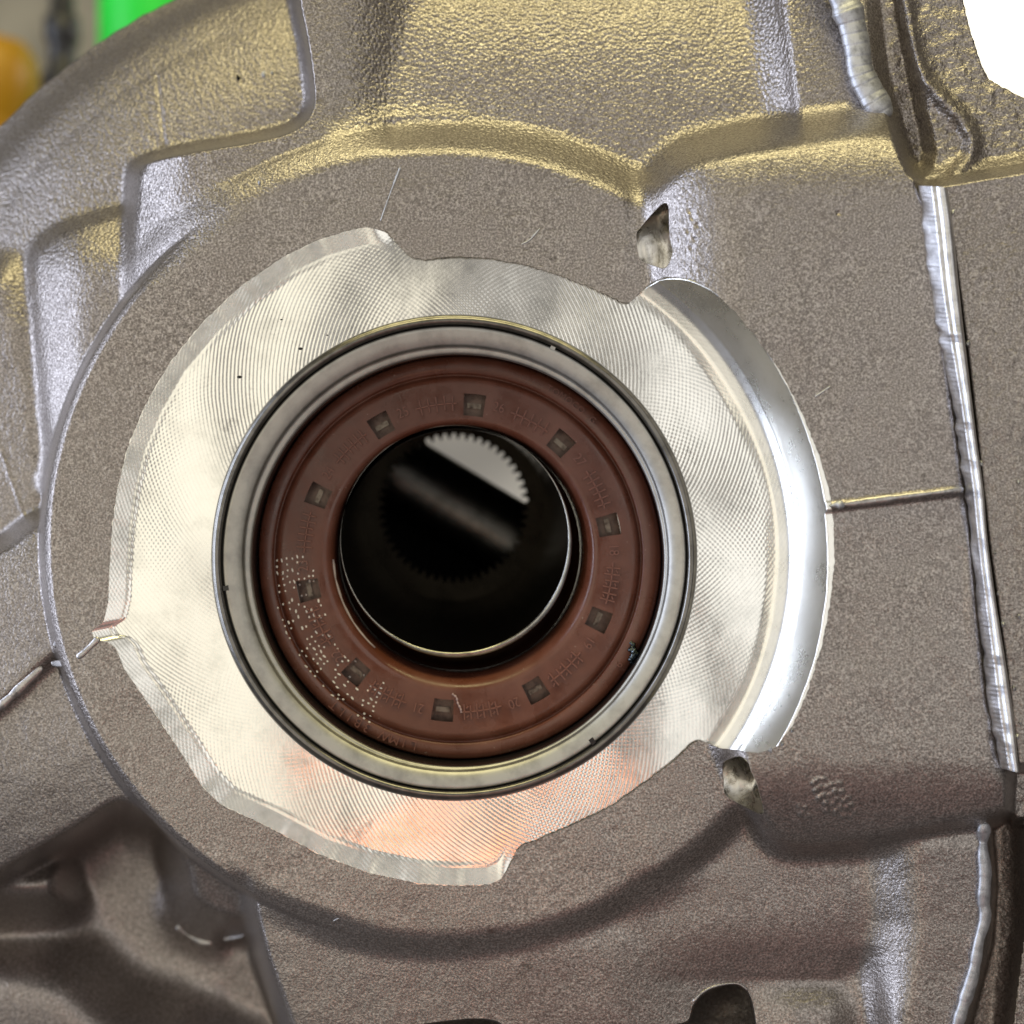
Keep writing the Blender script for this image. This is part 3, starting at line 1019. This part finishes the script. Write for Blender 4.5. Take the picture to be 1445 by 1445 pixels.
# ------------------------------------------------------------------ beads, edges, pockets on the housing
def bead(name, pts, rad, mat, pitch=12.0, saw=0.16, lift=0.0, nseg=14, squash=0.6, irregular=0.0, seed=1, hconst=None):
    p = catmull(pts, 40, closed=False)
    dl = np.concatenate([[0], np.cumsum(np.hypot(*np.diff(p, axis=0).T))])
    n = max(8, int(dl[-1] / 1.6))
    s = np.linspace(0, dl[-1], n)
    x = np.interp(s, dl, p[:, 0]); y = np.interp(s, dl, p[:, 1])
    r_ = np.random.default_rng(seed)
    wob = np.interp(s, np.linspace(0, dl[-1], max(4, int(dl[-1] / 14))), r_.normal(size=max(4, int(dl[-1] / 14))))
    ph = (s + 3 * wob) / pitch
    fr = ph - np.floor(ph)
    rd = rad * (1 - saw + saw * np.sqrt(np.clip(1 - (1 - fr) ** 2, 0, 1))) * (1 + irregular * wob)
    endt = np.clip(np.minimum(s, dl[-1] - s) / (rad * 1.4), 0, 1)
    rd = rd * (0.25 + 0.75 * np.sqrt(1 - (1 - endt) ** 2))
    h = hs(x, y) + lift
    h = np.convolve(np.pad(h, 15, 'edge'), np.ones(31) / 31, 'valid')
    if hconst is not None:
        h = np.full(n, float(hconst))
    return sweep(name, list(zip(x, y, h)), rd, mat, housing, nseg, squash)

wb_ = bead('weld_bead', [(1150, -110), (1172, -40), (1196, 15), (1208, 60), (1214, 100), (1228, 130), (1240, 150), (1252, 168)], 20, WELD, 15, 0.06, 20, 18, 0.75, 0.06, 3, -22)
wb_['label'] = 'rippled silver weld bead running up the seam'
bead('flash_bead', [(1389, 1160), (1387, 1200), (1390, 1230), (1388, 1270), (1390, 1295), (1381, 1330), (1373, 1375), (1356, 1430), (1335, 1500), (1310, 1590)], 8.5, WELD, 20, 0.05, 4, 12, 0.8, 0.12, 6)
bead('flash_bead', [(-130, 1105), (-40, 1030), (0, 996), (22, 976), (44, 955), (60, 940)], 7, FLASH, 30, 0.06, 0, 12, 0.7, 0.15, 9)
bead('flash_bead', [(72, 936), (92, 936), (112, 926), (128, 912), (140, 900)], 5, FLASH, 30, 0.06, -1, 12, 0.6, 0.2, 19)
bead('flash_bead', [(76, 912), (90, 905), (108, 906)], 7, FLASH, 24, 0.06, -3, 12, 0.5, 0.12, 12)
bead('flash_bead', [(250, 1306), (262, 1318), (285, 1329), (300, 1330)], 5, FLASH, 24, 0.1, 0, 10, 0.6, 0.3, 13)
bead('flash_bead', [(315, 1325), (335, 1323), (348, 1318)], 4, FLASH, 24, 0.1, 0, 10, 0.6, 0.3, 14)
bead('flash_bead', [(1172, 714), (1182, 712), (1192, 714)], 6, WELD, 24, 0.1, 2, 10, 0.8, 0.4, 15)
bead('flash_bead', [(1190, 712), (1235, 706), (1290, 699), (1360, 690)], 5, FLASH, 24, 0.1, 0, 10, 0.7, 0.2, 16)
bead('flash_bead', [(978, 1414), (992, 1400), (1012, 1391), (1040, 1388), (1056, 1398)], 2.2, FLASH, 24, 0.1, 0, 8, 0.8, 0.2, 17)

for k_, sc_ in enumerate([[(565, 236), (550, 275), (537, 312)], [(735, 345), (748, 338), (762, 322)], [(1150, 560), (1172, 545)], [(470, 1300), (500, 1285)]]):
    bead('scratch', sc_, 1.3, WELD, 9, 0.3, 0.2, 6, 0.7, 0.4, 30 + k_)
# milled edge strip down the right side
Lp = catmull([(1297, 262), (1303, 320), (1312, 400), (1324, 470), (1343, 560), (1361, 680), (1366, 720), (1374, 800), (1388, 930), (1396, 1000), (1409, 1066), (1412, 1084)], 40, closed=False)
Rp = catmull([(1334, 264), (1342, 320), (1350, 400), (1358, 470), (1374, 600), (1386, 690), (1392, 760), (1404, 850), (1418, 940), (1428, 1010), (1434, 1066), (1437, 1090)], 40, closed=False)
n_ = 420
def resample(p, n):
    dl = np.concatenate([[0], np.cumsum(np.hypot(*np.diff(p, axis=0).T))])
    s = np.linspace(0, dl[-1], n)
    return np.stack([np.interp(s, dl, p[:, 0]), np.interp(s, dl, p[:, 1])], -1)
Lp, Rp = resample(Lp, n_), resample(Rp, n_)
re_ = np.random.default_rng(4)
jag = np.interp(np.arange(n_), np.arange(0, n_, 7), re_.normal(size=len(np.arange(0, n_, 7))))
step_ = np.where(np.arange(n_) % 70 < 35, 0.0, 2.5)
cols = []
u_ = np.array([-0.12, 0.0, 0.05, 0.22, 0.44, 0.56, 0.60, 0.68, 0.82, 0.96, 1.0, 1.10])
hz_ = np.array([50, 76, 80, 88, 98, 103, 100, 104, 107, 108, 106, 36.0])
sv = []
for i in range(n_):
    rip = 0.45 * math.sin(i * 1.9) + 0.4 * math.sin(i * 0.37 + 1) + 0.3 * jag[(i * 3) % n_]
    nar = 1.0 - 0.55 * sstep(np.array((60 - i) / 60.0)) * 0
    for uu, hh0 in zip(u_, hz_):
        lx = Lp[i] + (Rp[i] - Lp[i]) * uu
        e = 1.5 * jag[i] if uu < 0.1 else 0
        amp = 1.0 if 0.0 < uu < 0.55 else 0.1
        sv.append(P(lx[0] + e, lx[1], hh0 + 8 + rip * amp + jag[i] * 0.8))
m_ = len(u_)
sf = []
for i in range(n_ - 1):
    for q in range(m_ - 1):
        sf.append((i * m_ + q, i * m_ + q + 1, (i + 1) * m_ + q + 1, (i + 1) * m_ + q))
st = mesh_np('milled_edge', sv, np.array(sf), MILLEDGE, housing, True)
st['label'] = 'bright milled flange edge with fine cutter ripples'

# bright burrs along the edge and on the boss rim
bl = [(1366, 485), (1374, 530), (1385, 655), (1404, 780), (1408, 838), (1416, 880), (1431, 972), (1440, 1020), (1352, 400), (1345, 300), (1436, 1040), (1438, 870), (1437, 680), (1118, 1030), (1104, 1050),
      (1087, 1058), (366, 258), (372, 105), (384, 103), (336, 110)]
for i, (x, y) in enumerate(bl):
    r_ = random.Random(i)
    sz = r_.uniform(2.0, 4.2)
    h = float(hs(x, y)) + 2
    v = []
    for k in range(12):
        a = k % 6 * math.pi / 3
        q = sz * r_.uniform(0.5, 1.2) * (1 if k < 6 else 0.5)
        v.append(P(x + q * math.cos(a), y + 1.5 * q * math.sin(a), h + (0 if k < 6 else sz * r_.uniform(0.4, 1.1))))
    f = [(k, (k + 1) % 6, 6 + (k + 1) % 6, 6 + k) for k in range(6)] + [tuple(range(6, 12))]
    mesh_np('burr', v, f, WELD if i < 19 else BORE, housing, False)

# pockets seen through two small openings
def pocket(poly, deep_pts):
    n = len(poly)
    cx, cy = poly.mean(0)
    v = []
    rims = [(1.01, 0.0), (1.0, -14), (0.985, -40), (0.97, -95)]
    for sc, dz in rims:
        for (x, y) in poly:
            xx, yy = cx + (x - cx) * sc, cy + (y - cy) * sc
            v.append(P(xx, yy, float(hs(x, y)) + dz - 0.5))
    f = []
    for k in range(len(rims) - 1):
        for i in range(n):
            j = (i + 1) % n
            f.append((k * n + i, k * n + j, (k + 1) * n + j, (k + 1) * n + i))
    o = mesh_np('core_pocket', v, f, POCKET, housing, True)
    # faceted floor
    fv = [P(x, y, h - 22) for (x, y, h) in deep_pts[0]]
    fl_ = mesh_np('pocket_floor', fv, deep_pts[1], POCKET, o, True)
    return o
pocket(HOLE1, ([(890, 320, -60), (938, 282, -75), (952, 300, -20), (940, 345, -62), (952, 385, -40), (915, 345, -18), (895, 372, -40), (930, 385, -50), (925, 310, -58)],
               [(0, 1, 8), (8, 1, 2), (8, 2, 3), (0, 8, 5), (8, 3, 5), (0, 5, 6), (5, 3, 7), (5, 7, 6), (3, 4, 7), (2, 4, 3)]))
pocket(HOLE2, ([(1014, 1080, -40), (1042, 1062, -60), (1064, 1085, -66), (1060, 1120, -58), (1082, 1152, -20), (1040, 1140, -62), (1014, 1120, -30), (1036, 1100, -20), (1072, 1110, -10)],
               [(0, 1, 7), (1, 2, 7), (2, 3, 7), (3, 5, 7), (7, 5, 6), (0, 7, 6), (2, 8, 3), (3, 8, 4), (3, 4, 5)]))

def cavity(poly):
    n = len(poly)
    v, f = [], []
    lv = [0, -8, -22, -60, -110, -170]
    cx, cy = poly.mean(0)
    for q, dz in enumerate(lv):
        sc = [1.003, 0.99, 0.98, 0.97, 0.96, 0.95][q]
        for (x, y) in poly:
            v.append(P(cx + (x - cx) * sc, cy + (y - cy) * sc, float(hs(x, y)) + dz))
    for q in range(len(lv) - 1):
        for i in range(n):
            j = (i + 1) % n
            f.append((q * n + i, q * n + j, (q + 1) * n + j, (q + 1) * n + i))
    f.append(tuple(range((len(lv) - 1) * n, len(lv) * n)))
    o = mesh_np('casting_opening', v, f, CAST, housing, True)
    return o
cavity(ARCH)
cavity(LOWC)

# ------------------------------------------------------------------ debris on the seal
chip_m = mat_metal('chip_dark', (0.10, 0.12, 0.13), 0.18, 0.04, 2500, 0.6e-4, (0.02, 0.025, 0.03))
cp = [(889, 906, G + 4), (894, 911, G + 9), (891, 917, G + 12), (897, 921, G + 13), (893, 927, G + 12), (890, 932, G + 8), (893, 936, G + 4)]
cpd = catmull(np.array(cp), 5, closed=False)
chip = sweep('metal_chip', cpd, [2.2 + 3.2 * math.sin(math.pi * i / (len(cpd) - 1)) + 1.2 * math.sin(i * 2.1) for i in range(len(cpd))], chip_m, None, 8, 0.9)
tag(chip, 'tiny glossy black curled chip lying on the outer edge of the brown seal', 'metal chip')
fib_m = mat_plain('pale_fibre', (0.50, 0.36, 0.36), 0.6, 0.2, 3000)
fp = catmull(np.array([(638, 979, G + 3), (644, 984, G + 4), (646, 992, G + 3), (650, 1000, G + 4), (651, 1006, G + 3)], float), 6, closed=False)
fib = sweep('fibre', fp, [1.3 + 0.6 * math.sin(i * 1.7) for i in range(len(fp))], fib_m, None, 6, 1.0)
tag(fib, 'short pale pink crumb of fibre stuck on the brown seal beside a window', 'fibre')
sp_m = mat_plain('black_speck', (0.012, 0.012, 0.012), 0.5)
for i, (x, y, r) in enumerate([(424, 492, 2.6), (338, 532, 2.8), (462, 473, 1.3), (397, 451, 1.4), (700, 250 + 590, 0)]):
    if not r:
        continue
    v = []
    for k in range(7):
        a = 2 * math.pi * k / 7
        v.append(P(x + 1.35 * r * math.cos(a), y + 0.8 * r * math.sin(a), F + 0.3))
    v.append(P(x, y, F + 1.6))
    sp = mesh_np('black_speck', v, [(k, (k + 1) % 7, 7) for k in range(7)], sp_m, None, True)
    tag(sp, ['black dirt speck on the milled face, close to the steel ring', 'larger oblong black dirt speck alone on the milled face', 'pinpoint black dirt speck on the milled face beside the steel ring', 'pinpoint black dirt speck midway between steel ring and casting edge'][i], 'speck', 'specks on the milled face')

# ------------------------------------------------------------------ background behind the housing
wall_m = mat_plain('wall_paint', (0.74, 0.70, 0.60), 0.8, 0.15, 9)
WZ = 0.70
wl_ = mesh_np('back_wall', [(-1.5, WZ, -1.0), (1.5, WZ, -1.0), (1.5, WZ, 1.2), (-1.5, WZ, 1.2)], [(0, 1, 2, 3)], wall_m, None, False)
wl_['kind'] = 'structure'
def bg_lathe(name, px, prof, h, mat, label, cat):
    """upright turned thing; prof: (radius_px, py)"""
    v, f = [], []
    n = 40
    base = P(px, prof[-1][1], h)
    k = (D - h) / D
    for (r, py) in prof:
        z = (CY - py) * k * S
        for i in range(n):
            a = 2 * math.pi * i / n
            v.append((base[0] + r * k * S * math.cos(a), base[1] + r * k * S * math.sin(a), z))
    for m in range(len(prof) - 1):
        for i in range(n):
            f.append((m * n + i, m * n + (i + 1) % n, (m + 1) * n + (i + 1) % n, (m + 1) * n + i))
    f.append(tuple(range(n)))
    f.append(tuple(range((len(prof) - 1) * n, len(prof) * n)))
    o = mesh_np(name, v, f, mat, None, True)
    tag(o, label, cat)
    return o
green = mat_plain('green_plastic', (0.01, 0.75, 0.05), 0.45, 0.1, 20)
yellow = mat_plain('yellow_plastic', (0.50, 0.25, 0.003), 0.45, 0.15, 20)
black = mat_plain('black_plastic', (0.02, 0.02, 0.025), 0.4, 0.3, 40)
grey = mat_plain('grey_board', (0.32, 0.30, 0.27), 0.7, 0.3, 30)
bg_lathe('green_bottle', 215, [(10, -190), (16, -150), (16, -120), (70, -70), (74, -50), (74, 320), (70, 330)], -3300, green, 'bright green plastic bottle standing behind the housing rim', 'bottle')
bg_lathe('yellow_cap', -8, [(14, 52), (44, 62), (58, 84), (62, 112), (58, 140), (46, 165), (40, 180), (40, 330)], -3000, yellow, 'round yellow plastic knob standing beside the black post', 'knob')
bg_lathe('black_post', 88, [(17, -220), (17, 20), (25, 26), (25, 58), (20, 64), (20, 100), (30, 108), (30, 330)], -2700, black, 'slim black stepped post standing between the yellow knob and green bottle', 'post')
board = mesh_np('dim_wall_panel', [(-1.3, 0.66, -0.4), (-0.10, 0.66, -0.4), (-0.10, 0.66, 0.9), (-1.3, 0.66, 0.9), (-1.3, 0.68, -0.4), (-0.10, 0.68, -0.4), (-0.10, 0.68, 0.9), (-1.3, 0.68, 0.9)],
                [(0, 1, 2, 3), (4, 5, 6, 7), (0, 1, 5, 4), (1, 2, 6, 5), (2, 3, 7, 6), (3, 0, 4, 7)], mat_plain('dim_wall_tan', (0.30, 0.27, 0.21), 0.8, 0.4, 24), None, False)
tag(board, 'dull tan panel added for the dimmer left wall behind the bottle and the black post', 'board')  # added panel: its darker colour gives the dim left part of the wall
shy = (CY - 331) * (D + 3000) / D * S
shelf = mesh_np('shelf_board', [(-0.9, 0.18, shy), (0.1, 0.18, shy), (0.1, WZ - 0.045, shy), (-0.9, WZ - 0.045, shy), (-0.9, 0.18, shy - 0.02), (0.1, 0.18, shy - 0.02), (0.1, WZ - 0.045, shy - 0.02), (-0.9, WZ - 0.045, shy - 0.02)],
                [(0, 1, 2, 3), (4, 5, 6, 7), (0, 1, 5, 4), (1, 2, 6, 5), (2, 3, 7, 6), (3, 0, 4, 7)], grey, None, False)
tag(shelf, 'grey shelf board on the back wall behind the housing', 'shelf')
